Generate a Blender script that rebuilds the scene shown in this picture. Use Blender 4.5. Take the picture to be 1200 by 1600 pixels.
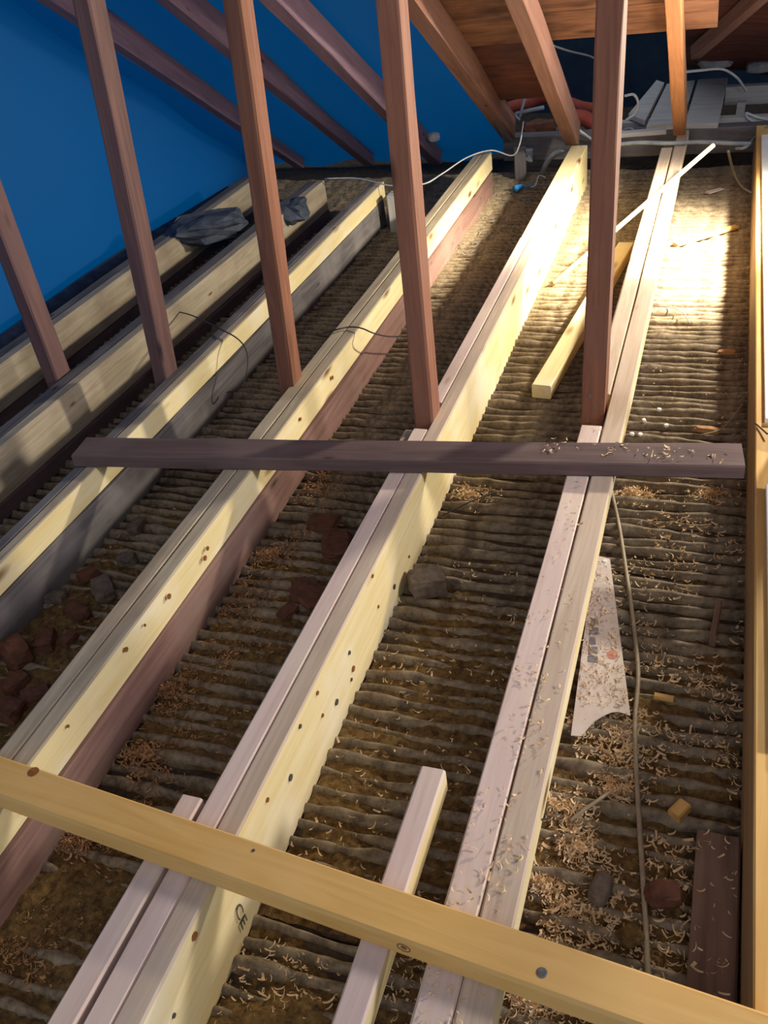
import bpy, math, random
from mathutils import Vector, Matrix, noise
random.seed(7)
sc = bpy.context.scene
col = sc.collection
for o in list(bpy.data.objects): bpy.data.objects.remove(o)

# ------------------------------------------------------------------ camera
F = 1411.3
YAW, PITCH, ROLL = math.radians(23.158), math.radians(35.283), math.radians(-8.509)
CAM = Vector((0, 0, 1.1))                       # z = 0 is the top of the joists
fw = Vector((-math.sin(YAW)*math.cos(PITCH), math.cos(YAW)*math.cos(PITCH), -math.sin(PITCH)))
ri0 = Vector((math.cos(YAW), math.sin(YAW), 0)); up0 = ri0.cross(fw)
RI = ri0*math.cos(ROLL) + up0*math.sin(ROLL); UP = -ri0*math.sin(ROLL) + up0*math.cos(ROLL)
cd = bpy.data.cameras.new('camera'); cam = bpy.data.objects.new('camera', cd); col.objects.link(cam)
m = Matrix((RI, UP, -fw)).transposed().to_4x4(); m.translation = CAM; cam.matrix_world = m
cd.sensor_fit = 'VERTICAL'; cd.sensor_height = 32; cd.lens = 32*F/1600; cd.clip_start = .02
sc.camera = cam
def ray(x, y): return RI*((x-600)/F) - UP*((y-800)/F) + fw
def at(x, y, z=0.0):                             # pixel -> point on the level z
    d = ray(x, y); return CAM + d*((z-CAM.z)/d.z)
def aty(x, y, Y):                                # pixel -> point on the upright plane y = Y
    d = ray(x, y); return CAM + d*(Y/d.y)

# ------------------------------------------------------------------ light
w = bpy.data.worlds.new('world'); sc.world = w; w.use_nodes = True
bg = w.node_tree.nodes['Background']; bg.inputs[0].default_value = (.80, .88, 1.0, 1); bg.inputs[1].default_value = .46
def lamp(name, kind, loc, target, energy, color, size=.03, angle=None, blend=.5, sy=None):
    l = bpy.data.lights.new(name, kind); l.energy = energy; l.color = color
    if kind == 'AREA':
        l.size = size
        if sy: l.shape = 'RECTANGLE'; l.size_y = sy
    else: l.shadow_soft_size = size
    if angle: l.spot_size = math.radians(angle); l.spot_blend = blend
    o = bpy.data.objects.new(name, l); col.objects.link(o); o.location = loc
    o.rotation_euler = (Vector(target)-Vector(loc)).to_track_quat('-Z', 'Y').to_euler()
    return o
LP = (.50, 2.95, .73)
lamp('work_lamp_glow', 'SPOT', LP, (-.75, 2.3, -.3), 115, (1, .91, .72), .05, 155, .5)
lamp('work_lamp_beam', 'SPOT', LP, (-.16, 3.22, -.1), 800, (1, .89, .66), .07, 62, 1.0)
lamp('fill_behind_camera', 'AREA', (.4, -.9, 2.1), (-.5, 1.4, -.2), 5, (1, .90, .93), .9, sy=.7)  # unseen soft fill, added behind the camera to lift the near joists
lamp('near_right_fill', 'AREA', (1.5, 1.35, .95), (-.6, .8, -.1), 26, (1, .93, .88), .3, sy=.3)  # unseen second light, added at the near right to brighten the near joists
sc.view_settings.view_transform = 'Standard'; sc.view_settings.look = 'None'
sc.view_settings.exposure = .14; sc.view_settings.gamma = 1; sc.view_settings.use_curve_mapping = False

# ------------------------------------------------------------------ materials
def newmat(name):
    m = bpy.data.materials.new(name); m.use_nodes = True
    n = m.node_tree.nodes; return m, n, m.node_tree.links, n['Principled BSDF']
def N(n, t, **kw):
    o = n.new(t)
    for k, v in kw.items():
        if k in o.inputs: o.inputs[k].default_value = v
        else: setattr(o, k, v)
    return o
def ramp(n, stops):
    r = n.new('ShaderNodeValToRGB'); e = r.color_ramp.elements
    e[0].position, e[0].color = stops[0][0], (*stops[0][1], 1); e[1].position, e[1].color = stops[-1][0], (*stops[-1][1], 1)
    for p, c in stops[1:-1]:
        x = e.new(p); x.color = (*c, 1)
    return r
def s(*c):                                       # 8-bit display colour -> linear
    return tuple(((v/255)/12.92 if v/255 < .04045 else ((v/255+.055)/1.055)**2.4) for v in c)
def wood(name, light, dark, knot=None, stain=None, rough=.65, grain=1.0, knots=.09, bump=.15):
    m, n, l, b = newmat(name)
    tc = N(n, 'ShaderNodeTexCoord'); oi = N(n, 'ShaderNodeObjectInfo')
    mul = N(n, 'ShaderNodeVectorMath', operation='MULTIPLY_ADD')
    cmb = N(n, 'ShaderNodeCombineXYZ'); 
    for k in range(3): l.new(oi.outputs['Random'], cmb.inputs[k])
    l.new(cmb.outputs[0], mul.inputs[0]); mul.inputs[1].default_value = (31, 17, 23); l.new(tc.outputs['Object'], mul.inputs[2])
    mp = N(n, 'ShaderNodeMapping'); mp.inputs['Scale'].default_value = (1.6, 26*grain, 26*grain); l.new(mul.outputs[0], mp.inputs[0])
    n1 = N(n, 'ShaderNodeTexNoise', Scale=1.6, Detail=5.0, Roughness=.6, Distortion=1.2); l.new(mp.outputs[0], n1.inputs[0])
    r1 = ramp(n, [(.3, dark), (.68, light)]); l.new(n1.outputs[0], r1.inputs[0])
    cur = r1.outputs[0]
    n2 = N(n, 'ShaderNodeTexNoise', Scale=5.0, Detail=3.0); l.new(mul.outputs[0], n2.inputs[0])
    if stain:
        mx = N(n, 'ShaderNodeMix', data_type='RGBA'); r2 = ramp(n, [(.5, (0, 0, 0)), (.72, (.8, .8, .8))])
        l.new(n2.outputs[0], r2.inputs[0]); l.new(r2.outputs[0], mx.inputs['Factor']); l.new(cur, mx.inputs['A']); mx.inputs['B'].default_value = (*stain, 1); cur = mx.outputs['Result']
    if knot:
        mk = N(n, 'ShaderNodeMapping'); mk.inputs['Scale'].default_value = (3.6, 11, 11); l.new(mul.outputs[0], mk.inputs[0])
        v = N(n, 'ShaderNodeTexVoronoi', Scale=1.0); l.new(mk.outputs[0], v.inputs['Vector'])
        r3 = ramp(n, [(knots*.5, (1, 1, 1)), (knots, (.55, .55, .55)), (knots*1.6, (0, 0, 0))]); l.new(v.outputs['Distance'], r3.inputs[0])
        mx = N(n, 'ShaderNodeMix', data_type='RGBA'); l.new(r3.outputs[0], mx.inputs['Factor']); l.new(cur, mx.inputs['A']); mx.inputs['B'].default_value = (*knot, 1); cur = mx.outputs['Result']
    l.new(cur, b.inputs['Base Color']); b.inputs['Roughness'].default_value = rough; b.inputs['Specular IOR Level'].default_value = .25
    bp = N(n, 'ShaderNodeBump', Strength=bump, Distance=.003); l.new(n1.outputs[0], bp.inputs['Height']); l.new(bp.outputs[0], b.inputs['Normal'])
    return m
def plain(name, c1, c2, scale=30.0, rough=.8, bump=.3, dist=.004, metal=0.0, spec=.3, lo=.35, hi=.65):
    m, n, l, b = newmat(name)
    tc = N(n, 'ShaderNodeTexCoord'); n1 = N(n, 'ShaderNodeTexNoise', Scale=scale, Detail=6.0, Roughness=.65); l.new(tc.outputs['Object'], n1.inputs[0])
    r = ramp(n, [(lo, c1), (hi, c2)]); l.new(n1.outputs[0], r.inputs[0]); l.new(r.outputs[0], b.inputs['Base Color'])
    b.inputs['Roughness'].default_value = rough; b.inputs['Metallic'].default_value = metal; b.inputs['Specular IOR Level'].default_value = spec
    if bump:
        bp = N(n, 'ShaderNodeBump', Strength=bump, Distance=dist); l.new(n1.outputs[0], bp.inputs['Height']); l.new(bp.outputs[0], b.inputs['Normal'])
    return m
M = {}
M['pine'] = wood('new_pine', s(244, 228, 182), s(232, 208, 148), s(120, 84, 50), s(248, 238, 214), knots=.12)
M['pink'] = wood('pinkish_pine', s(226, 204, 196), s(206, 180, 168), s(150, 105, 85), s(224, 205, 186), knots=.09)
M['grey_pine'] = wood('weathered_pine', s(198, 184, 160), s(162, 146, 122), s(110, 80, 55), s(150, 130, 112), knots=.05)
M['tan'] = wood('tan_pine', s(222, 180, 112), s(204, 158, 88), s(150, 95, 45), s(228, 192, 130), knots=.05)
M['gold'] = wood('golden_batten', s(222, 180, 112), s(206, 160, 90), s(150, 90, 35), s(222, 182, 118), knots=.035)
M['old'] = wood('old_joist_wood', s(146, 118, 100), s(108, 84, 72), s(60, 44, 36), s(156, 134, 118), rough=.85, knots=.07)
M['oldgrey'] = wood('old_dusty_wood', s(118, 112, 112), s(80, 76, 80), s(54, 50, 52), s(140, 134, 132), rough=.9, knots=.06)
M['oldred'] = wood('old_red_joist', s(150, 116, 106), s(112, 84, 78), s(78, 56, 50), s(146, 122, 112), rough=.85, knots=.07)
M['stud'] = wood('stud_wood', s(156, 106, 84), s(122, 80, 64), s(56, 34, 30), s(140, 98, 82), rough=.7, knots=.12)
M['stud_light'] = wood('rafter_orange', s(184, 130, 92), s(148, 100, 68), s(90, 52, 34), s(170, 118, 84), rough=.7, knots=.06)
M['rafter'] = wood('rafter_wood', s(142, 106, 94), s(108, 78, 70), s(66, 42, 36), s(130, 92, 80), rough=.75, knots=.06)
M['rafterdim'] = wood('veiled_rafter_wood', s(150, 122, 134), s(116, 94, 108), s(72, 56, 64), s(132, 108, 120), rough=.85, knots=.06)  # rafter wood with dimness and blue flare mixed into its colour
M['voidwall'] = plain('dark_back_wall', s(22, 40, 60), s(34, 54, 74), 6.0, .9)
M['dirt'] = plain('loose_dirt', s(78, 58, 34), s(142, 112, 66), 70.0, .95, .8, .01)
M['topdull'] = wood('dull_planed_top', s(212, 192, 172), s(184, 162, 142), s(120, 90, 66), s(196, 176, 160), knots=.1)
M['shadedpine'] = wood('shaded_pine', s(172, 140, 100), s(138, 110, 78), s(100, 74, 50), s(150, 124, 92), knots=.05)  # joist side turned away from the lamp, its shade put into the colour
M['studdim'] = wood('veiled_stud_wood', s(128, 96, 92), s(98, 74, 76), s(60, 44, 44), s(112, 86, 88), knots=.1)  # stud wood with gloom and bluish flare put into the tone
M['ragdark'] = plain('shaded_dusty_sheet', s(58, 64, 78), s(92, 98, 110), 16.0, .9)  # darker copy of the dusty sheet, the gloom painted in
M['dark'] = wood('dark_plank_wood', s(112, 92, 90), s(84, 68, 68), s(52, 40, 40), s(120, 102, 100), rough=.8, knots=.05, grain=.7)
M['sark'] = wood('sarking_wood', s(144, 102, 80), s(88, 60, 48), s(50, 28, 20), s(56, 36, 28), rough=.8, knots=.14, grain=.6)
M['sarkdark'] = wood('sarking_dark', s(112, 66, 54), s(70, 42, 40), s(40, 28, 28), s(60, 44, 46), rough=.85, knots=.1, grain=.6)
M['palegrey'] = wood('pale_dusty_board', s(206, 202, 198), s(172, 170, 168), s(120, 112, 106), s(190, 188, 186), rough=.9, knots=.05)
M['lath'] = plain('dusty_lath_shaded', s(62, 50, 40), s(94, 78, 62), 60.0, .9)  # dusty lath tone, darkened to put shade into the gaps between ridges
M['key'] = plain('plaster_key_grey', s(98, 84, 66), s(158, 142, 118), 45.0, .6, .5)
M['plaster'] = plain('plaster_base', s(52, 44, 38), s(84, 72, 60), 40.0, .95)
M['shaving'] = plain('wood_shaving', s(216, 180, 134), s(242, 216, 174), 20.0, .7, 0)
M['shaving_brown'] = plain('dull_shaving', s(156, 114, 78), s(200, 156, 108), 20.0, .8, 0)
M['brick'] = plain('brick_red', s(88, 56, 44), s(118, 78, 60), 40.0, .9)
M['stone'] = plain('mortar_grey', s(92, 80, 70), s(124, 110, 98), 50.0, .9)
M['steel'] = plain('saw_steel', s(206, 192, 184), s(226, 214, 206), 14.0, .45, .05, .001, .2, .5)
M['print'] = plain('saw_print_dark', s(112, 108, 112), s(140, 134, 136), 120.0, .6, 0)
M['printred'] = plain('saw_print_red', s(200, 132, 116), s(212, 150, 132), 60.0, .6, 0)
M['white'] = plain('white_board', s(226, 226, 222), s(240, 240, 238), 8.0, .7, .05)
M['cable'] = plain('cable_beige', s(150, 136, 114), s(176, 160, 136), 30.0, .55, 0)
M['cablewhite'] = plain('cable_white', s(190, 194, 198), s(214, 216, 218), 30.0, .5, 0)
M['cabledark'] = plain('cable_dark', s(52, 46, 48), s(74, 66, 66), 30.0, .55, 0)
M['cablegrey'] = plain('cable_grey', s(120, 124, 130), s(150, 152, 156), 30.0, .55, 0)
M['nail'] = plain('nail_steel', s(110, 108, 110), s(150, 146, 146), 90.0, .5, .1, .001, .6)
M['ink'] = plain('stamp_ink', s(70, 66, 62), s(96, 90, 84), 150.0, .8, 0)
M['redpipe'] = plain('red_pipe', s(150, 64, 52), s(180, 84, 68), 12.0, .6, .1)
M['greypipe'] = plain('grey_pipe', s(120, 128, 136), s(160, 168, 176), 12.0, .5, .1)
M['bluecap'] = plain('blue_connector', s(40, 130, 214), s(70, 160, 232), 12.0, .4, 0)
M['rag'] = plain('dusty_sheet', s(104, 108, 116), s(150, 152, 160), 16.0, .9)
M['knotdark'] = plain('knot_brown', s(120, 74, 34), s(160, 104, 52), 80.0, .7, 0)
def flareveil():  # blue lens flare over a dark roof, built as a translucent sheet
    m, n, l, b = newmat('blue_flare_veil'); out = n['Material Output']
    b.inputs['Base Color'].default_value = (*s(12, 66, 118), 1); b.inputs['Roughness'].default_value = .7
    tr = N(n, 'ShaderNodeBsdfTranslucent'); tr.inputs[0].default_value = (.0, .28, .74, 1)
    mx = N(n, 'ShaderNodeMixShader'); mx.inputs[0].default_value = .45
    l.new(b.outputs[0], mx.inputs[1]); l.new(tr.outputs[0], mx.inputs[2]); l.new(mx.outputs[0], out.inputs[0]); return m
M['flareveil'] = flareveil()

# ------------------------------------------------------------------ builders
def wm(o): return (wm(o.parent) if o.parent else Matrix()) @ o.matrix_basis
def link(name, me, mat, parent=None, mw=None, smooth=False):
    o = bpy.data.objects.new(name, me); col.objects.link(o)
    if mat is not None and not me.materials: me.materials.append(M[mat] if isinstance(mat, str) else mat)
    mw = mw or Matrix()
    if parent: o.parent = parent; o.matrix_basis = wm(parent).inverted() @ mw
    else: o.matrix_basis = mw
    if smooth: me.polygons.foreach_set('use_smooth', [True]*len(me.polygons))
    return o
def tag(o, label, cat, group=None, kind=None):
    if label: o['label'] = label
    if cat: o['category'] = cat
    if group: o['group'] = group
    if kind: o['kind'] = kind
    return o
def thing(name, label, cat, loc, group=None):
    o = bpy.data.objects.new(name, None); col.objects.link(o); o.location = loc; o.empty_display_size = .05
    o.matrix_basis = Matrix.Translation(loc); return tag(o, label, cat, group)
def mesh(name, v, f):
    me = bpy.data.meshes.new(name); me.from_pydata([tuple(p) for p in v], [], f); me.update(); return me
def timber_mesh(L, W, H, ch=.003, rough=0.0, step=.25, seed=0, cut0=0.0, cut1=0.0):
    n = max(1, int(L/step)); v, f = [], []; hw = W/2; rg = random.Random(seed)
    prof = [(-hw+ch, 0), (hw-ch, 0), (hw, ch), (hw, H-ch), (hw-ch, H), (-hw+ch, H), (-hw, H-ch), (-hw, ch)]
    ph = rg.uniform(0, 99)
    for i in range(n+1):
        x = L*i/n
        for k, (a, b) in enumerate(prof):
            d = noise.noise_vector((x*3+ph, k*.7, ph))*rough
            xx = x + (cut0*(b/H) if i == 0 else 0) - (cut1*(b/H) if i == n else 0)
            v.append((xx, a+d.y, b+d.z))
    for i in range(n):
        for k in range(8):
            q = (k+1) % 8; f.append((i*8+k, i*8+q, (i+1)*8+q, (i+1)*8+k))
    f.append(tuple(range(7, -1, -1))); f.append(tuple(range(n*8, n*8+8)))
    me = mesh('timber', v, f); 
    return me
def frame(p0, p1, up=(0, 0, 1)):
    p0, p1 = Vector(p0), Vector(p1); X = (p1-p0).normalized(); Y = Vector(up).cross(X).normalized(); Z = X.cross(Y)
    mt = Matrix((X, Y, Z)).transposed().to_4x4(); mt.translation = p0; return mt
cnt = [0]
def timber(name, p0, p1, W, H, mat, parent=None, ch=.003, rough=.0, up=(0, 0, 1), step=.25, cut0=0.0, cut1=0.0, top=None):
    cnt[0] += 1
    me = timber_mesh((Vector(p1)-Vector(p0)).length, W, H, ch, rough, step, cnt[0], cut0, cut1)
    o = link(name, me, mat, parent, frame(p0, p1, up))
    if top:                                      # second material on the upper face
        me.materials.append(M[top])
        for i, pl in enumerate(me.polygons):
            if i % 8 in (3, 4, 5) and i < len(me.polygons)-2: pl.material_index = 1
    return o
def spline(pts, k=8):
    pts = [Vector(p) for p in pts]; out = []; P = [pts[0]*2-pts[1]] + pts + [pts[-1]*2-pts[-2]]
    for i in range(1, len(P)-2):
        a, b, c, d = P[i-1:i+3]
        for j in range(k):
            t = j/k; out.append(.5*((2*b)+(c-a)*t+(2*a-5*b+4*c-d)*t*t+(3*b-a-3*c+d)*t**3))
    return out+[pts[-1]]
def tube_mesh(pts, r, n=7, r1=None):
    v, f = [], []; m_ = len(pts); ref = Vector((.3, .2, 1)).normalized()
    for i, p in enumerate(pts):
        t = (pts[min(i+1, m_-1)]-pts[max(i-1, 0)]).normalized(); a = t.cross(ref)
        if a.length < .01: a = t.cross(Vector((1, 0, 0)))
        a.normalize(); b = t.cross(a); rr = r if r1 is None else r+(r1-r)*i/(m_-1)
        for k in range(n):
            g = 2*math.pi*k/n; v.append(p+a*math.cos(g)*rr+b*math.sin(g)*rr)
    for i in range(m_-1):
        for k in range(n): q = (k+1) % n; f.append((i*n+k, i*n+q, (i+1)*n+q, (i+1)*n+k))
    f.append(tuple(range(n-1, -1, -1))); f.append(tuple(range((m_-1)*n, m_*n)))
    return mesh('tube', v, f)
def tube(name, pts, r, mat, parent=None, k=8, n=7, r1=None):
    P = spline(pts, k); o0 = P[0].copy()
    me = tube_mesh([p-o0 for p in P], r, n, r1)
    return link(name, me, mat, parent, Matrix.Translation(o0), smooth=True)
def rock_mesh(sx, sy, sz, seed, sub=2, amp=.22, boxy=.5):
    import bmesh
    bm = bmesh.new(); bmesh.ops.create_cube(bm, size=1.0)
    bmesh.ops.subdivide_edges(bm, edges=bm.edges[:], cuts=3, use_grid_fill=True)
    for v in bm.verts:
        c = v.co.copy(); v.co = c*boxy + c.normalized()*.55*(1-boxy)
        v.co += noise.noise_vector(c*2.2+Vector((seed*7.3, seed, 0)))*amp*.5
        v.co = Vector((v.co.x*sx, v.co.y*sy, (v.co.z+.5)*sz))
    me = bpy.data.meshes.new('rock'); bm.to_mesh(me); bm.free(); return me
def rock(name, loc, size, mat, label, cat, group, seed, rz=0, boxy=.5, amp=.22):
    o = link(name, rock_mesh(*size, seed, boxy=boxy, amp=amp), mat, None, Matrix.Translation(loc) @ Matrix.Rotation(rz, 4, 'Z'))
    return tag(o, label, cat, group)
def disc(name, loc, normal, r, h, mat, parent, n=14):
    v, f = [], []
    for z, rr in ((-.002, r), (h*.6, r), (h, r*.8)):
        for k in range(n): a = 2*math.pi*k/n; v.append((rr*math.cos(a), rr*math.sin(a), z))
    for j in range(2):
        for k in range(n): q = (k+1) % n; f.append((j*n+k, j*n+q, (j+1)*n+q, (j+1)*n+k))
    f.append(tuple(range(2*n, 3*n)))
    mt = Vector(normal).to_track_quat('Z', 'Y').to_matrix().to_4x4(); mt.translation = Vector(loc)
    return link(name, mesh('disc', v, f), mat, parent, mt)

FZ = -.18                                        # top of the laths
# ------------------------------------------------------------------ setting: plaster and laths
FX0, FX1, FY0, FY1 = -2.5, .62, .22, 4.42
def grid(x0, x1, y0, y1, nx, ny, fz):
    v = [(x0+(x1-x0)*i/nx, y0+(y1-y0)*j/ny, fz(x0+(x1-x0)*i/nx, y0+(y1-y0)*j/ny)) for j in range(ny+1) for i in range(nx+1)]
    f = [(j*(nx+1)+i, j*(nx+1)+i+1, (j+1)*(nx+1)+i+1, (j+1)*(nx+1)+i) for j in range(ny) for i in range(nx)]
    return v, f
floor = link('floor', mesh('floor', *grid(FX0, FX1, FY0, FY1, 60, 80, lambda x, y: FZ-.016+.004*noise.noise((x*9, y*9, 0)))), 'plaster')
tag(floor, 'dusty plaster ceiling back with wooden laths between the joists', None, kind='structure')
PITCH_L = .0355
def lath_mesh(seed):
    rg = random.Random(seed); L = FX1-FX0; n = 60; v, f = [], []
    for i in range(n+1):
        x = FX0+L*i/n; dy = .0015*noise.noise((x*4, seed*3.1, 0)); dz = .0015*noise.noise((x*5, seed*3.1, 9))
        for a, b in ((-.0125, -.012), (-.0125, -.001), (-.010, .001), (.010, .001), (.0125, -.001), (.0125, -.012)): v.append((x, a+dy, b+dz))
    for i in range(n):
        for k in range(5): f.append((i*6+k, i*6+k+6, i*6+k+7, i*6+k+1))
    return mesh('lath', v, f)
def key_mesh(seed):
    L = FX1-FX0; n = 300; K = 7; v, f = [], []
    for i in range(n+1):
        x = FX0+L*i/n; S = seed*5.7
        big = noise.noise((x*3.3, S, 0)); mid = noise.noise((x*11, S, 4)); sm = noise.noise((x*34, S, 8))
        r = max(.003, .0095+.006*big+.006*mid+.0025*sm); hz = max(.001, .0115+.009*big+.008*mid+.003*sm)
        cy = .009*noise.noise((x*4, S, 20))+.003*noise.noise((x*17, S, 30))
        for k in range(K):
            a = math.pi*k/(K-1); v.append((x, cy-math.cos(a)*r, -.006+math.sin(a)*(hz+.006)))
    for i in range(n):
        for k in range(K-1): f.append((i*K+k, (i+1)*K+k, (i+1)*K+k+1, i*K+k+1))
    me = mesh('plaster_key', v, f); return me
laths = [lath_mesh(k) for k in range(4)]; keys = [key_mesh(k) for k in range(14)]
for k_ in keys: k_.polygons.foreach_set('use_smooth', [True]*len(k_.polygons))
ny = int((FY1-FY0)/PITCH_L)
for j in range(ny):
    y = FY0+.02+PITCH_L*j
    link('lath', laths[j % 4], 'lath', floor, Matrix.Translation((0, y, FZ-.005)))
    link('plaster_key', keys[(j*5+j//14) % 14], 'key', floor, Matrix.Translation((random.uniform(-.01, .01), y+PITCH_L/2+random.uniform(-.004, .004), FZ)))

# ------------------------------------------------------------------ setting: roof slope
SL = .64; TH = math.atan(SL)
def roof_z(y, foot=4.26): return SL*(foot-y)     # underside of the rafters
RD = .10/math.cos(TH)                            # rafter depth measured upright
v, f = grid(-2.75, -.98, -.6, 4.75, 44, 60, lambda x, y: roof_z(y)+RD+.012+.02*noise.noise((x*2.5, y*1.5, 3))+.012*math.sin(x/.4*2*math.pi))
ceiling = link('ceiling', mesh('ceiling', v, f), 'flareveil', smooth=True)
v, f = grid(.1, 4.75, -.3, 3.2, 40, 30, lambda a, b: 0)
wl = link('wall_left', mesh('wall_left', [(-2.46+.03*noise.noise((p[0]*2.5, p[1]*2.2, 7))-.02*p[1], p[0], p[1]) for p in v], f), 'flareveil', smooth=True)  # wall added to carry the blue flare down to the floor
tag(wl, 'blue sheet added at the left, standing in for lens flare', None, kind='structure')
tag(ceiling, 'roof slope over the rafters, tinted blue in place of lens flare', None, kind='structure')
def slope_board(y_low, x0, x1, mat, width=.178):
    dy = width*math.cos(TH); y0 = y_low
    yc = y0-dy/2; zc = roof_z(yc, 4.28)+RD
    timber('sarking_board', (x0, yc, zc), (x1, yc, zc), width-.006, .022, mat, ceiling, .002, .002, up=(0, SL, 1), step=.2)
yy = 3.67
slope_board(yy, -.99, -.064, 'sark', .22); yy -= .185
slope_board(yy, -.99, -.064, 'sark'); yy -= .15
for k in range(24):
    slope_board(yy, -.99, 1.6, 'sarkdark' if k % 2 else 'sark'); yy -= .15
for k in range(3): slope_board(4.12-.15*k, -.995, -.64, 'sarkdark')

# ------------------------------------------------------------------ joists
def joist(label, x, parts, y0=.25):
    t = thing('joist', label, 'joist', (x, y0, FZ), 'joists across the attic floor')
    for nm, xa, xb, ya, yb, za, zb, mt, kw in parts:
        xa2, xb2 = (xa if isinstance(xa, tuple) else (xa, xa)), (xb if isinstance(xb, tuple) else (xb, xb))
        W = abs(xb2[0]-xa2[0])
        timber(nm, ((xa2[0]+xb2[0])/2, ya, za), ((xa2[1]+xb2[1])/2, yb, za), W, zb-za, mt, t, **kw)
    return t
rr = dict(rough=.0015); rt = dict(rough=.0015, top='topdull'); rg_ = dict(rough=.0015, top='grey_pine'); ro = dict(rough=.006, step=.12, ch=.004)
joist('rightmost joist with a white board laid on top of it', .14, [
    ('joist_board', .116, .162, .25, 4.4, FZ, 0, 'shadedpine', dict(rough=.0015, top='tan'))])
J4 = joist('doubled joist strewn with shavings, second from the right', -.21, [
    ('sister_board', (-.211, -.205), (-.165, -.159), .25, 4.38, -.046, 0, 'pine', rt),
    ('old_joist', -.258, -.2, .25, 4.3, FZ, -.047, 'old', ro),
    ('joist_board', -.259, -.2125, .25, 1.86, -.046, -.001, 'pink', dict(rough=.0015, cut1=.03)),
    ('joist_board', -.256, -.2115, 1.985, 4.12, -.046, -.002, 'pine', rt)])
J3 = joist('doubled pale joist with the full-depth yellow side, third from the right', -.61, [
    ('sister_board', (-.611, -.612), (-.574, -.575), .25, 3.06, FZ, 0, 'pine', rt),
    ('joist_board', -.649, -.6125, .25, 1.79, FZ, -.001, 'pink', dict(rough=.0015, cut1=.02)),
    ('joist_board', -.6475, -.6128, 1.90, 3.06, FZ, -.001, 'pink', rr),
    ('extension_board', (-.646, -.648), (-.575, -.572), 3.063, 4.2, FZ, .0, 'pine', rr),
    ('packing_piece', -.675, -.652, 1.66, 1.78, FZ, -.012, 'grey_pine', rr)])
J2 = joist('doubled joist set on a dark brown old timber, under the wire loop', -1.0, [
    ('old_joist', (-1.036, -1.062), (-.960, -.985), .25, 4.12, FZ, -.079, 'oldred', ro),
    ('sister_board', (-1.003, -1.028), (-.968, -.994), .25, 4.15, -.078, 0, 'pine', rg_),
    ('joist_board', (-1.04, -1.066), (-1.005, -1.031), .25, 4.15, -.078, -.001, 'grey_pine', dict(rough=.003, step=.15))])
J1 = joist('doubled joist on a grey dusty old timber, at the left end of the dark plank', -1.41, [
    ('old_joist', -1.44, -1.373, .35, 3.72, FZ, -.067, 'oldgrey', ro),
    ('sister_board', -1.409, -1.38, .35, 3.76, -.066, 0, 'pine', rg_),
    ('joist_board', -1.441, -1.411, .35, 3.76, -.066, -.001, 'oldgrey', dict(rough=.003, step=.15))])
J0 = joist('half-shaded joist with stud shadows across it, left of the dark plank', -1.74, [
    ('old_joist', (-1.775, -1.73), (-1.715, -1.67), .9, 3.8, FZ, -.131, 'dark', ro),
    ('sister_board', (-1.755, -1.71), (-1.72, -1.675), .9, 3.8, -.13, 0, 'grey_pine', rr),
    ('joist_board', (-1.80, -1.755), (-1.757, -1.712), .9, 3.8, -.13, -.002, 'oldgrey', rr)])
Jm = joist('farthest left joist in the blue gloom', -2.09, [
    ('old_joist', -2.12, -2.055, 1.4, 3.9, FZ, -.13, 'dark', ro),
    ('sister_board', -2.09, -2.05, 1.4, 3.9, -.129, 0, 'grey_pine', rr),
    ('joist_board', -2.135, -2.092, 1.4, 3.9, -.129, -.002, 'oldgrey', rr)])

# small nail heads and knots on the joists, lettering stamp on the yellow side
def ink_text(txt, p, size, parent, flip=False):
    c = bpy.data.curves.new('stamp', 'FONT'); c.body = txt; c.size = size; c.extrude = .0002
    o = bpy.data.objects.new('tmp', c); col.objects.link(o)
    dg = bpy.context.evaluated_depsgraph_get(); me = bpy.data.meshes.new_from_object(o.evaluated_get(dg)); bpy.data.objects.remove(o)
    me.materials.clear()
    mt = Matrix(((0, 0, 1), (0, 1, 0), (-1, 0, 0))).to_4x4(); mt.translation = Vector(p)
    return link('stamp', me, 'ink', parent, mt @ Matrix.Diagonal((1.9, 1, 1, 1)))
def spot(px, py, X, rad, parent, mat='knotdark'):
    d = ray(px, py); p = CAM+d*(X/d.x); disc('knot', p, (1, 0, 0), rad, .0005, mat, parent, 9)
for k, (x, y) in enumerate([(583, 900), (617, 917), (592, 948), (547, 1020), (553, 1045), (550, 1062), (497, 1083), (527, 1097), (505, 1118), (470, 1135), (305, 1463), (273, 1587), (419, 1250), (455, 1215), (640, 870), (780, 620), (815, 560), (845, 470)]):
    spot(x, y, -.5722, (.004, .006, .0035)[k % 3], J3, ('knotdark', 'ink')[k % 2])
for k, (x, y) in enumerate([(325, 857), (321, 872), (227, 977), (198, 1015), (265, 932), (107, 1135), (470, 655), (520, 590)]):
    spot(x, y, -.966-.008*(k > 5), (.005, .006, .003)[k % 3], J2)
d_ = ray(367, 1422); ink_text('CE', CAM+d_*(-.5722/d_.x), .024, J3)

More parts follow.
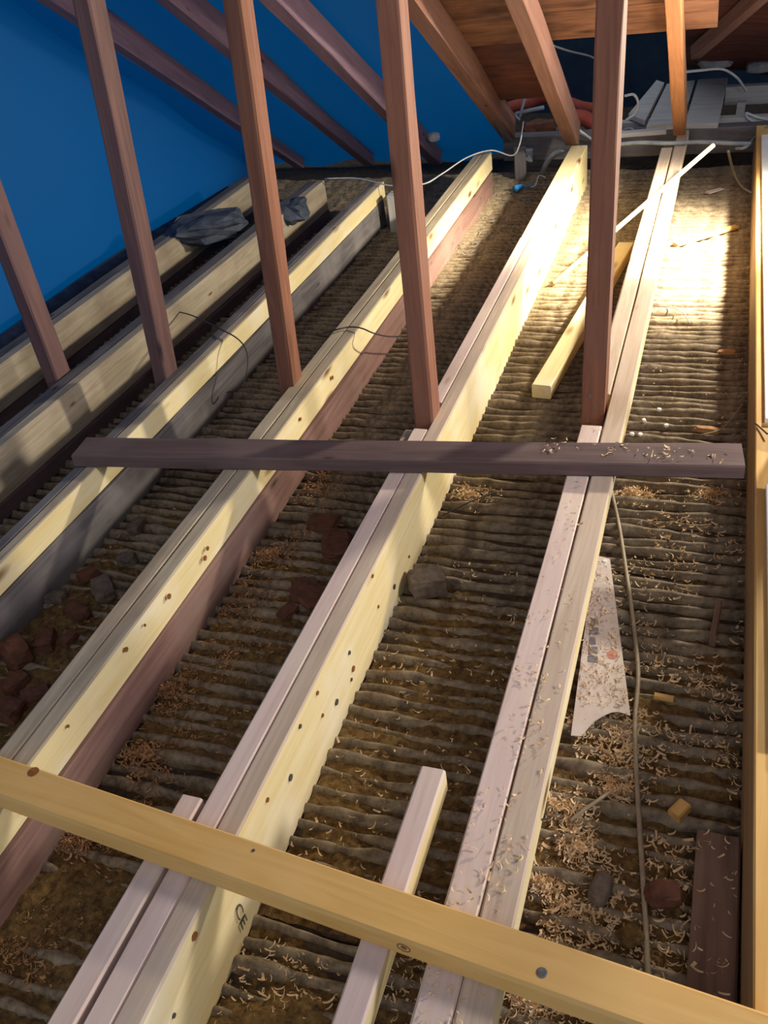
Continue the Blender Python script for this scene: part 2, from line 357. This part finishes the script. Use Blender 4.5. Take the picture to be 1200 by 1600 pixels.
# ------------------------------------------------------------------ studs and rafters
def stud(label, x, y, zb, px_top, wx=.044, wy=.068, mat='stud', cutlabel=None):
    top = aty(px_top, 0, y); d = (top-Vector((x, y, 0))); 
    zt = roof_z(y)-.002 if True else 1.4
    p1 = Vector((x, y, zb))+Vector((d.x/d.z, 0, 1))*(zt-zb+.05)
    t = thing('stud', label, 'stud', (x, y, zb), 'upright studs on the joists')
    timber('post', (x, y, zb), p1, wx, wy, mat, t, .004, .0035, up=(0, 1, 0), step=.15)
    for q in range(2):
        disc('nail_head', (x+.006*(-1)**q, y-.0005, zb+.06+.03*q), (0, -1, 0), .004, .0015, 'nail', t, 8)
    return t
stud('reddish brown stud cut by the left edge of the picture', -1.815, 1.92, FZ, -145, mat='studdim')
stud('reddish brown stud whose foot meets the dusty joist by the hanging wire', -1.475, 1.95, FZ, 116, mat='studdim')
stud('reddish brown stud standing behind the dark plank, by the second wire', -1.072, 1.94, FZ, 352)
stud('knotty reddish brown stud with its foot notched into the yellow-sided joist', -.635, 1.80, FZ, 600, .046)
stud('upright brown stud nearest the bright lamp light, beside the loose batten', -.242, 1.89, -.046, 952, .05, .075)
def rafter(label, x, foot, mat, wx=.05, y_up=-.4, drop=.0, slope=SL):
    t = thing('rafter', label, 'rafter', (x, foot, drop), 'sloping rafters')
    p0 = Vector((x, foot, drop))+Vector((0, 1, -slope))*(.28 if mat == 'rafterdim' else 0); p1 = Vector((x, y_up, drop+slope*(foot-y_up)))
    timber('rafter_timber', p0, p1, wx, .10, mat, t, .004, .004, up=(0, 0, 1), step=.2)
    return t
rafter('bright orange rafter landing on the brightest joist end', -.195, 4.3, 'stud_light', .05, slope=.645)
rafter('brown rafter meeting the far end of the yellow-sided joist', -.645, 4.21, 'rafter', .06)
rafter('brown rafter with a grey wrapped foot, left of the cable bundle', -.967, 4.38, 'rafter', .065, drop=.0, slope=.555)
rafter('dim purple-brown rafter behind the knotty stud', -1.39, 4.3, 'rafterdim', .06, slope=.59)
rafter('faint rafter in the blue gloom, behind the second stud', -1.77, 4.34, 'rafterdim', .055, slope=.60)
rafter('faintest rafter at the top left corner', -2.17, 4.34, 'rafterdim', .055, slope=.60)

# ------------------------------------------------------------------ dark plank across the joists
dp = thing('cross_plank', 'dark brown plank lying across the joists, shavings at its right end', 'plank', (.0, 1.65, 0))
A, B = Vector((-1.44, 1.535, .001)), Vector((.09, 1.692, .001))
timber('plank', A, B, .086, .033, 'dark', dp, .003, .003, step=.1)
# ------------------------------------------------------------------ front batten
a0, a1 = at(0, 1180, .039), at(800, 1450, .039); b0, b1 = at(0, 1243, .039), at(800, 1528, .039)
mid0, mid1 = (a0+b0)/2, (a1+b1)/2; dr = (mid1-mid0).normalized(); wid = ((a0-b0).length*.5+(a1-b1).length*.5)*.93
P0, P1 = mid0-dr*.5, mid1+dr*.55
fb = thing('front_batten', 'golden smooth batten lying aslant across the nearest joist ends', 'batten', (P0.x, P0.y, 0))
timber('batten', (P0.x, P0.y, .001), (P1.x, P1.y, .001), .062, .038, 'gold', fb, .004, .0006)
nb = at(847, 1520, .039); disc('nail_head', nb, (0, 0, 1), .0065, .001, 'nail', fb)
nb = at(396, 1329, .039); disc('nail_head', nb, (0, 0, 1), .0025, .001, 'ink', fb, 8)
nb = at(52, 1206, .039); disc('knot', nb, (0, 0, 1), .009, .0004, 'knotdark', fb)
side = Vector((dr.y, -dr.x, 0)); pz = at(632, 1478, .022)
def ring(name, loc, normal, r, t_, mat, parent):
    pts = [Vector((r*math.cos(k*math.pi/10), r*.9*math.sin(k*math.pi/10), 0)) for k in range(21)]
    mt = Vector(normal).to_track_quat('Z', 'Y').to_matrix().to_4x4(); mt.translation = loc
    return link(name, tube_mesh(pts, t_, 5), mat, parent, mt)
q0 = Vector((P0.x, P0.y, .022)); tt = (pz-q0).dot(dr); kp = q0+dr*tt+side*.0312
ring('knot', kp, side, .0085, .0007, 'ink', fb); disc('knot_centre', kp-side*.0006, side, .005, .0006, 'knotdark', fb)

# ------------------------------------------------------------------ loose timber
def loose(name, label, p0, p1, W, H, mat, cat='batten', group=None, **kw):
    t = timber(name, p0, p1, W, H, mat, None, **kw); return tag(t, label, cat, group)
LZ = FZ+.012
loose('loose_batten', 'short loose batten lying on the laths beside the upright brown stud', (-.428, 2.24, LZ), (-.315, 3.35, LZ), .055, .042, 'pine', top='pine')
loose('loose_batten', 'square-edged short batten fixed under the golden batten, between two joists', (-.330, .22, -.047), (-.331, .815, -.047), .038, .047, 'pine', top='pink')
loose('loose_batten', 'narrow batten standing alongside the yellow-sided joist, at the bottom edge', (-.677, .25, LZ), (-.675, .685, LZ), .036, .166, 'pink')
s0, s1 = at(866, 442, FZ+.02), at(1020, 309, .016); s2 = s0+(s1-s0)*1.64
stick = tube('stick', [s0, s1, s2], .0085, 'pine', None, 4, 6); tag(stick, 'long thin pale stick leaning over the brightest joist', 'stick')
p = at(1055, 385, LZ); loose('offcut', 'flat pale offcut lying in the brightest patch of laths', p, at(1150, 357, LZ), .03, .012, 'tan', 'offcut')
p = at(1105, 303, LZ); loose('offcut', 'small pale chip on the laths beyond the bright patch', p, at(1128, 296, LZ), .03, .006, 'pink', 'offcut')
loose('offcut', 'little orange offcut block among shavings, upper left of the shaving-strewn plank', at(1052, 1281, LZ), at(1070, 1263, LZ), .022, .018, 'gold', 'offcut')
loose('offcut', 'small flat brown offcut on the laths, right of the beige cable', at(1022, 1090, LZ), at(1052, 1096, LZ), .014, .010, 'tan', 'offcut')
loose('side_plank', 'brown plank with shavings lying on the laths against the rightmost joist', (.078, .25, LZ), (.082, .895, LZ), .062, .030, 'old', 'plank')
loose('upright_slat', 'thin grey lath piece standing by the rightmost joist in the shade', at(1112, 1010, LZ), at(1122, 955, LZ), .012, .03, 'old', 'offcut')

# ------------------------------------------------------------------ white boards, stub post right
loose('white_board', 'white board lying on the rightmost joist, far part of the right edge', (.29, 1.88, .001), (.29, 4.2, .001), .31, .012, 'white', 'board', ch=.001)
loose('white_board', 'white board lying on the rightmost joist, near part of the right edge', (.292, .95, .001), (.290, 1.62, .001), .31, .012, 'white', 'board', ch=.001)
loose('white_board', 'white board at the bottom right corner under the golden batten', (.282, .40, -.02), (.282, .93, -.02), .225, .012, 'white', 'board', ch=.001)
st = thing('stud', 'dark brown stud base at the right edge, just above the dark plank', 'stud', (.172, 1.74, FZ), 'upright studs on the joists')
timber('post', (.195, 1.75, FZ), (.215, 1.75, 1.55), .056, .09, 'stud', st, .004, .003, up=(0, 1, 0))

# ------------------------------------------------------------------ saw blade
sw = thing('saw_blade', 'steel handsaw blade dusted with shavings, lying on the laths', 'saw', at(940, 1010, LZ))
zs = FZ+.020
outl = [at(*p, zs) for p in [(929, 868), (953, 874), (985, 1119)]]
outl += [at(*p, zs) for p in [(976, 1116), (966, 1113), (955, 1114), (943, 1119), (930, 1127), (920, 1137), (913, 1146), (908, 1151), (892, 1150)]]
hh = len(outl); v = [p+Vector((0, 0, .0)) for p in outl]+[p+Vector((0, 0, .0016)) for p in outl]
c0 = at(940, 1010, zs); v = [p-c0 for p in v]
f = [tuple(range(hh-1, -1, -1)), tuple(range(hh, 2*hh))]+[(k, (k+1) % hh, hh+(k+1) % hh, hh+k) for k in range(hh)]
bl = link('blade', mesh('blade', v, f), 'steel', sw, Matrix.Translation(c0))
def patch(name, quad, mat, parent, dz=.0022):
    P = []
    for x, y in quad:
        p = at(x, y, zs); p.z += dz; P.append(p)
    return link(name, mesh(name, P, [tuple(range(len(P)))]), mat, parent)
# worn block lettering that cannot be read any more: a row of dark bars down the blade
ks = [(926, 966), (924, 981), (923, 996), (922, 1011), (921, 1025)]
for i, (x, y) in enumerate(ks):
    patch('print_block', [(x-2, y), (x+(8, 11, 7, 12, 13)[i], y+1), (x+(9, 10, 8, 12, 12)[i], y+12), (x-3, y+(13, 11, 14, 12, 10)[i])], 'print', bl)
g = [(957+9*math.cos(k*math.pi/8), 1024+7*math.sin(k*math.pi/8)) for k in range(16)][::-1]; patch('print_roundel', g, 'printred', bl)
tip = at(945, 876, zs+.003); disc('hole_glint', tip, (0, 0, 1), .005, .0008, 'white', bl)  # hanging hole with its white reflection painted as a disc

# ------------------------------------------------------------------ cables
def cable(label, pts, r, mat, k=8, cat='cable', name='cable', group=None):
    o = tube(name, pts, r, mat, None, k); return tag(o, label, cat, group)
cz = FZ+.018
cable('long beige cable running down the right bay of laths past the saw', [at(x, y, cz) for x, y in [(952, 752), (966, 815), (975, 870), (988, 960), (997, 1050), (992, 1130), (995, 1220), (1003, 1350), (1008, 1430), (1013, 1540), (1018, 1640)]], .0042, 'cable')
cable('dark wire draped over the joist between the two middle studs', [at(505, 520, -.07), at(522, 516, .006), at(545, 511, .008), at(565, 513, .01), at(585, 521, -.0)+Vector((0, 0, .0)), at(612, 526, -.05), at(650, 523, -.12)], .0022, 'cabledark')
cable('dark wire hanging over the grey dusty joist into the left bay', [at(268, 485, -.05), at(300, 493, -.02), at(340, 512, .008), at(372, 530, .01), at(386, 552, -.02), at(385, 585, -.06), at(372, 608, -.1), at(355, 613, -.12)], .0022, 'cabledark')
cable('thin white wire crossing the far joist ends behind the knotty stud', [at(508, 279, .02), at(560, 279, .02), at(610, 290, .01), at(660, 288, .02), at(690, 272, .03), at(730, 246, .04), at(768, 235, .02), at(800, 243, .0), at(812, 225, .05), at(818, 190, .12)], .003, 'cablewhite')
cable('thin dark wire leaving the joist side near the golden batten', [at(822, 1282, -.02), at(838, 1281, -.02), at(856, 1279, -.06)], .0018, 'cabledark')
cable('small loop of thin grey wire on the laths below the bright patch', [at(1028, 478, cz), at(1050, 480, cz+.01), at(1068, 490, cz+.015), at(1078, 505, cz)], .0015, 'cablegrey')
cable('thin wire lying across the laths beside the rightmost joist', [at(1095, 680, cz+.02), at(1130, 668, cz+.02), at(1160, 632, cz+.03)], .0014, 'cable')
cable('thin dark wire crossing the rightmost joist by the stud base', [at(1181, 662, .003), at(1190, 670, .006), at(1199, 678, .01)], .002, 'cabledark')
cable('yellowed cable hanging down beyond the far end of the right bay', [at(1138, 236, -.01), at(1141, 250, -.06), at(1147, 270, -.12), at(1158, 290, -.155), at(1172, 300, cz), at(1185, 303, cz)], .006, 'cable')
cable('grey conduit lying across the far joist ends', [at(962, 226, .0), at(1000, 223, .008), at(1045, 224, .012), at(1090, 222, .012), at(1140, 224, .01), at(1172, 225, .0)], .009, 'greypipe')
cable('curled fibrous cord among shavings near the bottom of the right bay', [at(890, 1283, cz), at(915, 1264, cz+.006), at(938, 1248, cz+.01), at(950, 1240, cz), at(960, 1236, cz)], .003, 'cable')
cable('thin twig-like strip lying on the laths below the dark plank', [at(690, 806, cz), at(730, 786, cz+.01), at(775, 768, cz)], .0018, 'cabledark')

# ------------------------------------------------------------------ rubble and stones
ORD = ['first', 'second', 'third', 'fourth', 'fifth', 'sixth', 'seventh', 'eighth', 'ninth', 'tenth', 'eleventh', 'twelfth']
rock('mortar_lump', at(668, 922, LZ-.004), (.075, .06, .045), 'stone', 'grey lump of mortar against the foot of the yellow-sided joist', 'stone', None, 3, .5, .75)
rock('pebble', at(938, 1395, LZ), (.03, .055, .022), 'stone', 'oval pebble among shavings, left of the beige cable', 'stone', None, 5, -.2, .2, .1)
rock('pebble', at(1036, 1402, LZ), (.05, .04, .02), 'brick', 'brownish stone right of the beige cable near the bottom', 'stone', None, 6, .3, .4)
rock('pebble', at(985, 1465, LZ), (.035, .03, .012), 'dirt', 'tan clod just above the golden batten, left of the beige cable', 'stone', None, 8, .8, .5)
rub = [(30, 1030, .07, 'brick'), (75, 1010, .05, 'brick'), (28, 1075, .045, 'brick'), (125, 965, .05, 'brick'), (165, 930, .06, 'stone'), (60, 1095, .05, 'brick'), (110, 1005, .035, 'brick'),
       (140, 905, .04, 'brick'), (200, 880, .04, 'stone'), (215, 830, .04, 'stone'), (15, 1120, .06, 'brick'), (90, 940, .04, 'stone')]
rub.sort()
for i, (x, y, sz, mt) in enumerate(rub):
    rock('rubble_piece', at(x, y, LZ-.004), (sz*1.2, sz*.8, sz*.6), mt, ('reddish' if mt == 'brick' else 'grey')+' rubble piece in the dark left bay, '+ORD[i]+' from the left edge', 'rubble', 'rubble in the left bay', 10+i, i*1.3, .65)
rub = [(506, 822, .055), (527, 858, .07), (487, 938, .07), (470, 915, .03), (450, 960, .035)]
rub.sort(key=lambda t: t[1])
for i, (x, y, sz) in enumerate(rub):
    rock('brick_fragment', at(x, y, LZ-.004), (sz*1.3, sz*.9, sz*.4), 'brick', 'flat red brick fragment in the shaded bay, '+ORD[i]+' below the dark plank', 'rubble', 'brick fragments in the middle bay', 40+i, i*1.9, .8)
for i, (x, y) in enumerate([(987, 680), (1000, 681), (1006, 659), (1030, 642), (1041, 667)]):
    rock('plaster_crumb', at(x, y, LZ+.004), (.012, .010, .008), 'white', 'white plaster crumb just above the dark plank, '+ORD[i]+' from the left', 'crumb', 'plaster crumbs', 60+i, i, .4)
rock('foam_scrap', at(1135, 553, LZ+.004), (.05, .02, .012), 'shaving_brown', 'yellowish foam scrap on the laths near the rightmost joist', 'scrap', None, 70, .1, .5)
rock('foam_scrap', at(1105, 676, LZ+.002), (.06, .018, .016), 'shaving_brown', 'yellowish peaked scrap right behind the dark plank', 'scrap', None, 71, -.15, .4)

# ------------------------------------------------------------------ loose dirt over the laths
def dirt(label, x0, x1, y0, y1, fade, seed, lift=.028):
    nx, ny = int((x1-x0)/.007), int((y1-y0)/.007)
    def h(x, y):
        e = min(1, (y1-y)/fade)+.9*noise.noise((x*8, y*8, seed))
        return FZ-.014+lift*max(0, min(1, e))+.006*noise.noise((x*45, y*45, seed))+.004*noise.noise((x*110, y*110, seed))
    o = link('loose_dirt', mesh('loose_dirt', *grid(x0, x1, y0, y1, nx, ny, h)), 'dirt', smooth=True); tag(o, label, 'dirt', None, 'stuff')
dirt('brown granular dirt in the bottom left bay under the golden batten', -.965, -.69, .22, .95, .4, 1)
dirt('brown granular dirt at the bottom centre between the loose batten and the yellow-sided joist', -.572, -.262, .22, .66, .22, 2)
dirt('dark dirt among the rubble of the left bay', -1.375, -1.045, .4, 1.7, .7, 3)
dirt('thin brown dust settled between the laths of the middle right bay', -.572, -.262, .62, 1.75, .6, 5, .019)
dirt('thin brown dust settled between the laths of the middle left bay', -.955, -.652, .85, 1.75, .6, 6, .020)
dirt('dusty dirt between the laths of the right bay, around the saw', -.195, .112, .22, 1.75, .9, 4, .021)
# ------------------------------------------------------------------ wood shavings (uncountable)
def curl(rg, loc, sc_=1.0):
    L = rg.uniform(.006, .022)*sc_; wd = rg.uniform(.0015, .0035)*sc_; R_ = rg.uniform(.003, .012)*sc_; n = 5
    mt = Matrix.Translation(loc) @ Matrix.Rotation(rg.uniform(0, 6.28), 4, 'Z') @ Matrix.Rotation(rg.uniform(-.5, .5), 4, 'X') @ Matrix.Rotation(rg.uniform(-.3, .3), 4, 'Y')
    v = []; tw = rg.uniform(-.4, .4)*wd
    flat = rg.random() < .6
    for i in range(n+1):
        a = L/R_*(i/n-.5)
        if flat: x, y, z = R_*math.sin(a), R_*(1-math.cos(a)), tw*i/n
        else: x, y, z = R_*math.sin(a), 0, R_*(1-math.cos(a))
        if flat: v += [mt @ Vector((x, y, z)), mt @ Vector((x, y+wd*.5, z+wd*.8))]
        else: v += [mt @ Vector((x, -wd/2, z)), mt @ Vector((x, wd/2+tw, z))]
    return v, [(2*i, 2*i+2, 2*i+3, 2*i+1) for i in range(n)]
def shavings(name, label, spots, mat, seed):
    rg = random.Random(seed); V, Fs = [], []
    for fn in spots:
        for p, sz in fn(rg):
            v, f = curl(rg, p, sz); b = len(V); V += v; Fs += [tuple(b+q for q in t) for t in f]
    c = Vector((0, 0, 0))
    o = link(name, mesh(name, V, Fs), mat); return tag(o, label, 'shavings', None, 'stuff')
def area(x0, x1, y0, y1, z, n, sz=1.0, dens=None, zj=.006):
    def fn(rg):
        out = []; t = 0
        while len(out) < n and t < n*30:
            t += 1; x, y = rg.uniform(x0, x1), rg.uniform(y0, y1)
            d = dens(x, y) if dens else 1
            if rg.random() < d: out.append((Vector((x, y, z+rg.uniform(0, zj))), sz*rg.uniform(.7, 1.3)))
        return out
    return fn
def blob(px, py, r, n, z=FZ+.008, sz=1.0, hgt=.012):
    c = at(px, py, z)
    def fn(rg):
        out = []
        for _ in range(n):
            a, q = rg.uniform(0, 6.28), abs(rg.gauss(0, .5)); out.append((c+Vector((math.cos(a)*q*r, math.sin(a)*q*r*.7, rg.uniform(0, hgt)*max(0, 1-q))), sz*rg.uniform(.7, 1.3)))
        return out
    return fn
nz = lambda x, y: max(0.0, min(1, .5+1.6*noise.noise((x*9, y*9, 2))))
shavings('wood_shavings', 'pale wood shavings scattered over the laths of the right bay', [
    area(-.155, .11, .3, 1.25, FZ+.008, 3800, 1, lambda x, y: nz(x, y)*(1.0 if x < -.05 else .35)),
    area(-.155, .11, 1.2, 1.75, FZ+.008, 700, .9, nz), area(-.155, .11, 1.7, 2.6, FZ+.008, 120, .8, nz),
    blob(990, 775, .07, 380), blob(1110, 775, .06, 260), blob(905, 1130, .05, 160), blob(860, 1260, .06, 350), blob(900, 1330, .06, 300), blob(840, 1380, .05, 300), blob(830, 1570, .07, 300), blob(960, 1240, .05, 160)], 'shaving', 1)
shavings('wood_shavings', 'wood shavings on the laths between the yellow-sided joist and its right neighbour', [
    area(-.57, -.26, .3, .72, FZ+.008, 900, .8, nz), area(-.57, -.26, .6, 1.5, FZ+.008, 420, .8, lambda x, y: nz(x, y)*.6), blob(735, 775, .07, 330, sz=.8)], 'shaving', 2)
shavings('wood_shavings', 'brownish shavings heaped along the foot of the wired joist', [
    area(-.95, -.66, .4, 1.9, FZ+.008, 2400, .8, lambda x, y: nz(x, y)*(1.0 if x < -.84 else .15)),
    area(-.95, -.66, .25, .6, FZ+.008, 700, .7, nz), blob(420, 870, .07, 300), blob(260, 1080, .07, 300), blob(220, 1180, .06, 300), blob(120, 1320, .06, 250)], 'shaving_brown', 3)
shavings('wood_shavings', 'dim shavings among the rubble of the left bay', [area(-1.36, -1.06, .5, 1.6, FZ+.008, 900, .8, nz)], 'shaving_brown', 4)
shavings('wood_shavings', 'curled shavings lying on top of the second joist from the right', [area(-.255, -.17, .35, 1.05, .002, 150, .85, nz, .003), area(-.255, -.17, 1.05, 1.9, .002, 40, .7, nz, .003)], 'shaving', 5)
shavings('wood_shavings', 'curled shavings lying on the right end of the dark plank', [area(-.32, .07, 1.645, 1.70, .036, 60, .9, None, .003)], 'shaving', 6)
def on_saw(rg):
    out = []
    for _ in range(420):
        t = rg.random()**.75; y = 880+t*225; xl = 926-t*28; xr = 951+t*28
        p = at(rg.uniform(xl, xr), y, zs); p.z += .003; out.append((p, rg.uniform(.45, .8)))
    return out
shavings('wood_shavings', 'fine shavings strewn over the saw blade', [on_saw], 'shaving', 7)
shavings('wood_shavings', 'shavings on the brown plank against the rightmost joist', [area(.05, .108, .5, .89, LZ+.032, 60, .8, None, .002)], 'shaving', 8)
shavings('wood_shavings', 'grey dust and splinters on the laths at the far joist ends', [area(-.97, -.66, 3.3, 4.1, FZ+.008, 500, 1.0, nz)], 'rag', 9)

# ------------------------------------------------------------------ far end: wall plate, void, boards and services
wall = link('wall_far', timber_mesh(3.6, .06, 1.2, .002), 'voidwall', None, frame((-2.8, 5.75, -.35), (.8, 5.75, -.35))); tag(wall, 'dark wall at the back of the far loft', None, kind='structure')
v, f = grid(-3.0, .9, 4.42, 5.75, 20, 10, lambda x, y: -.2+.02*noise.noise((x*6, y*6, 1)))
fl2 = link('floor_far', mesh('floor_far', v, f), 'plaster'); tag(fl2, 'dusty floor of the far loft', None, kind='structure')
loose('wall_plate', 'dusty grey beam running crosswise behind the far joist ends', (-1.0, 4.47, -.12), (.6, 4.47, -.12), .08, .11, 'oldgrey', 'beam', rough=.004)
loose('cross_beam', 'second dusty crosswise beam behind the wall plate', (-.75, 4.66, -.10), (.6, 4.62, -.10), .06, .085, 'palegrey', 'beam', rough=.004)
def fboard(label, q, z=.012, mat='palegrey'):
    P = [at(x, y, z) for x, y in q]; c = P[0].copy(); v = [p-c for p in P]+[p-c-Vector((0, 0, .022)) for p in P]
    o = link('loft_board', mesh('loft_board', v, [(0, 1, 2, 3), (7, 6, 5, 4), (0, 4, 5, 1), (1, 5, 6, 2), (2, 6, 7, 3), (3, 7, 4, 0)]), mat, None, Matrix.Translation(c)); return tag(o, label, 'board', 'loft boards beyond the joists')
fboard('broad pale loft board beyond the brightest joist, right of the orange rafter', [(1070, 193), (1122, 192), (1137, 121), (1091, 124)])
fboard('loft board just left of the broad pale one, partly behind the orange rafter', [(1010, 197), (1065, 193), (1086, 125), (1042, 131)])
fboard('narrow dusty loft board left of the orange rafter', [(982, 178), (1008, 188), (1038, 129), (1026, 125)], .014)
loose('cross_timber', 'pale crosswise timber at the far right, beyond the loft boards', aty(1132, 163, 5.1), aty(1240, 158, 5.1), .06, .085, 'palegrey', 'timber')
loose('timber_block', 'small pale upright block under the far right timber', aty(1147, 196, 4.95), aty(1160, 196, 4.95), .05, .11, 'palegrey', 'block')
# brown roof slope of the far loft, seen at the top right
v, f = grid(-.25, 1.5, 4.3, 5.8, 16, 10, lambda x, y: .0)
R0, R1, R2, R3 = aty(1068, -60, 4.15), aty(1330, -60, 3.9), aty(1330, 118, 5.35), aty(1062, 108, 5.35)
v = []
for j in range(11):
    for i in range(17):
        p = (R0.lerp(R1, i/16)).lerp(R3.lerp(R2, i/16), j/10); p.z += .03*noise.noise((p.x*5, p.y*4, 0)); v.append(p)
fr = link('ceiling_far', mesh('ceiling_far', v, [(j*17+i, j*17+i+1, (j+1)*17+i+1, (j+1)*17+i) for j in range(10) for i in range(16)]), 'sarkdark', smooth=True); tag(fr, 'brown sagging roof lining over the far loft', None, kind='structure')
loose('valley_rafter', 'brown rafter slanting under the roof lining at the top right corner', aty(1088, 92, 4.9), aty(1230, -30, 4.1), .05, .06, 'rafter', 'rafter')
rock('insulation_scrap', aty(1118, 106, 5.2), (.16, .08, .05), 'rag', 'pale torn insulation tucked under the far roof lining', 'insulation', None, 80, 0, .4)
rock('insulation_scrap', aty(1185, 112, 5.2), (.12, .08, .05), 'rag', 'pale torn insulation at the right edge under the far lining', 'insulation', None, 81, 0, .4)
cable('white cable arching over the loft boards to the far right timber', [aty(1066, 113, 4.7), aty(1095, 110, 4.75), aty(1128, 108, 4.85), aty(1150, 120, 4.9), aty(1162, 136, 4.98), aty(1166, 142, 5.0)], .006, 'cablewhite')
cable('white cable coiled at the right edge beyond the bright bay', [aty(1215, 190, 4.6), aty(1185, 184, 4.6), aty(1166, 177, 4.6), aty(1170, 186, 4.6), aty(1190, 195, 4.6), aty(1215, 196, 4.6)], .006, 'cablewhite')
cable('grey cable rising from the wall plate at the right edge', [at(1150, 232, .0), at(1165, 230, .01), aty(1180, 215, 4.35), aty(1200, 198, 4.35)], .006, 'cablegrey')
cable('thin pale wire in the dark gap under the sarking board', [aty(856, 60, 3.66), aty(862, 70, 3.72), aty(890, 80, 4.1), aty(930, 92, 4.6), aty(945, 120, 4.64), aty(950, 190, 4.64)], .004, 'cablegrey')
# left cluster of pipes
cable('brick-red pipe running behind the brown rafter', [aty(795, 168, 4.9), aty(825, 160, 4.9), aty(850, 152, 4.9), aty(880, 158, 4.9), aty(910, 168, 4.9), aty(945, 172, 4.9)], .03, 'redpipe', cat='pipe', name='red_pipe')
cable('bright red bent hose beside the cable bundle', [aty(892, 182, 4.6), aty(912, 184, 4.6), aty(928, 196, 4.6), aty(938, 214, 4.6)], .034, 'redpipe', cat='hose', name='red_hose')
cable('pale grey tube lying level in front of the red pipe', [aty(806, 178, 4.7), aty(826, 173, 4.7), aty(850, 168, 4.7)], .01, 'greypipe', cat='tube', name='grey_tube')
cable('pale grey rod standing up in front of the red pipe', [aty(812, 184, 4.68), aty(819, 158, 4.7), aty(826, 134, 4.75)], .007, 'greypipe', cat='rod', name='grey_rod')
cable('thin pale strut leaning beside the grey rod', [aty(776, 150, 4.7), aty(796, 172, 4.65), aty(812, 188, 4.6)], .007, 'greypipe', cat='rod', name='grey_rod')
rock('broken_brick', aty(843, 222, 4.58), (.15, .09, .10), 'brick', 'broken orange brick with pale mortar under the red pipe', 'brick', None, 90, .2, .7)
rock('broken_brick', aty(866, 222, 4.62), (.08, .08, .06), 'stone', 'pale broken brick piece next to the rafter foot', 'brick', None, 91, .6, .7)
cable('grey curved waste tube dropping below the wall plate', [at(880, 236, -.04), at(866, 241, -.06), at(855, 254, -.1), at(848, 270, -.15)], .013, 'greypipe', cat='tube', name='grey_tube')
cable('thin white wire tail on the laths near the blue connector', [at(826, 292, cz), at(836, 290, cz+.01), at(842, 275, cz+.03), at(852, 277, cz+.04)], .003, 'cablewhite')
bc = thing('wire_connector', 'bright blue wire connector on the laths at the far end', 'connector', at(811, 293, cz))
tube('connector_body', [at(805, 296, cz+.008), at(811, 293, cz+.01), at(817, 291, cz+.012)], .018, 'bluecap', bc, 4, 10, .010)
tube('connector_lead', [at(817, 291, cz+.012), at(824, 292, cz+.008), at(832, 289, cz+.006)], .004, 'bluecap', bc, 4, 6)
jb = thing('junction_box', 'small grey junction box hanging below the wall plate', 'junction box', at(823, 246, -.09))
timber('box_body', aty(814, 252, 4.40), aty(832, 252, 4.40), .04, .055, 'greypipe', jb, .004); disc('box_gland', aty(826, 247, 4.375), (0, -1, 0), .014, .012, 'cablegrey', jb)
for i, dx in enumerate((0, 5, 10)):
    cable(('grey', 'white', 'white')[i]+' cable looping from the rafter foot, '+ORD[i]+' of its bundle from left', [aty(893+dx*.3, 180-i*2, 4.30), aty(896+dx*.4, 198, 4.3), aty(904+dx, 208+i, 4.33), aty(918+dx, 216+i*2, 4.38), aty(934+dx, 224+i*3, 4.42)], .006, 'cablewhite' if i else 'cablegrey', group='cables at the rafter foot')
lf = [(-1.05, 4.2), (-.96, 4.2)]
loose('splint', 'grey splint fixed along the rafter foot, left of the cable bundle', (-.965, 4.38, -.02), (-.965, 4.02, .21), .03, .10, 'oldgrey', 'splint')
loose('post_block', 'grey upright block closing the gap beside the far joist end', (-.90, 4.30, FZ), (-.90, 4.30, -.03), .05, .04, 'oldgrey', 'block', up=(0, 1, 0))
loose('post_block', 'pale-faced block at the far end of the grey dusty joist', (-1.30, 3.62, FZ), (-1.30, 3.62, -.02), .05, .07, 'palegrey', 'block', up=(0, 1, 0))
for lab, pts, rr_, mt_ in (
    ('pale wire sagging in front of the broken brick', [(812, 232), (830, 226), (850, 229), (880, 224), (900, 226)], .004, 'cablewhite'),
    ('grey wire looping behind the brown rafter above the red pipe', [(798, 150), (816, 146), (838, 138), (862, 144), (880, 132)], .004, 'cablegrey'),
    ('white wire hooked left of the loft boards beside the upright stud', [(976, 150), (990, 148), (997, 160), (994, 176), (978, 188)], .006, 'cablewhite'),
    ('thin pale wire lying on the wall plate right of the upright stud', [(968, 206), (985, 200), (1002, 214), (1022, 212)], .005, 'cablegrey')):
    cable(lab, [aty(x, y, 4.44) for x, y in pts], rr_, mt_)
loose('plank_end', 'dusty plank end on the wall plate right of the upright stud', at(968, 214, .0), at(1040, 208, .0), .05, .02, 'palegrey', 'plank')
# dusty things in the blue gloom on the left
cable('dust-covered old pipe lying along the eaves in the blue gloom', [(-2.32, 2.3, -.1), (-2.33, 2.8, -.1), (-2.3, 3.2, -.09), (-2.28, 3.6, -.1), (-2.25, 3.95, -.1)], .045, 'ragdark', cat='pipe', name='old_pipe')
rock('dust_sheet', at(325, 372, -.05), (.30, .20, .09), 'ragdark', 'crumpled grey dust sheet in the gloom behind the second stud', 'sheet', None, 95, .4, .3, .5)
rock('dust_sheet', at(455, 345, -.05), (.15, .13, .08), 'ragdark', 'small crumpled pale sheet at the eaves right of the second stud', 'sheet', None, 96, .2, .3, .5)
rock('plaster_crumb', at(704, 196, .0), (.07, .05, .05), 'palegrey', 'pale scrap in the gloom left of the wrapped rafter foot', 'scrap', None, 97, .2, .3)
rock('plaster_crumb', at(678, 221, .0), (.06, .05, .04), 'palegrey', 'second pale scrap in the gloom behind the thin white wire', 'scrap', None, 98, .7, .3)
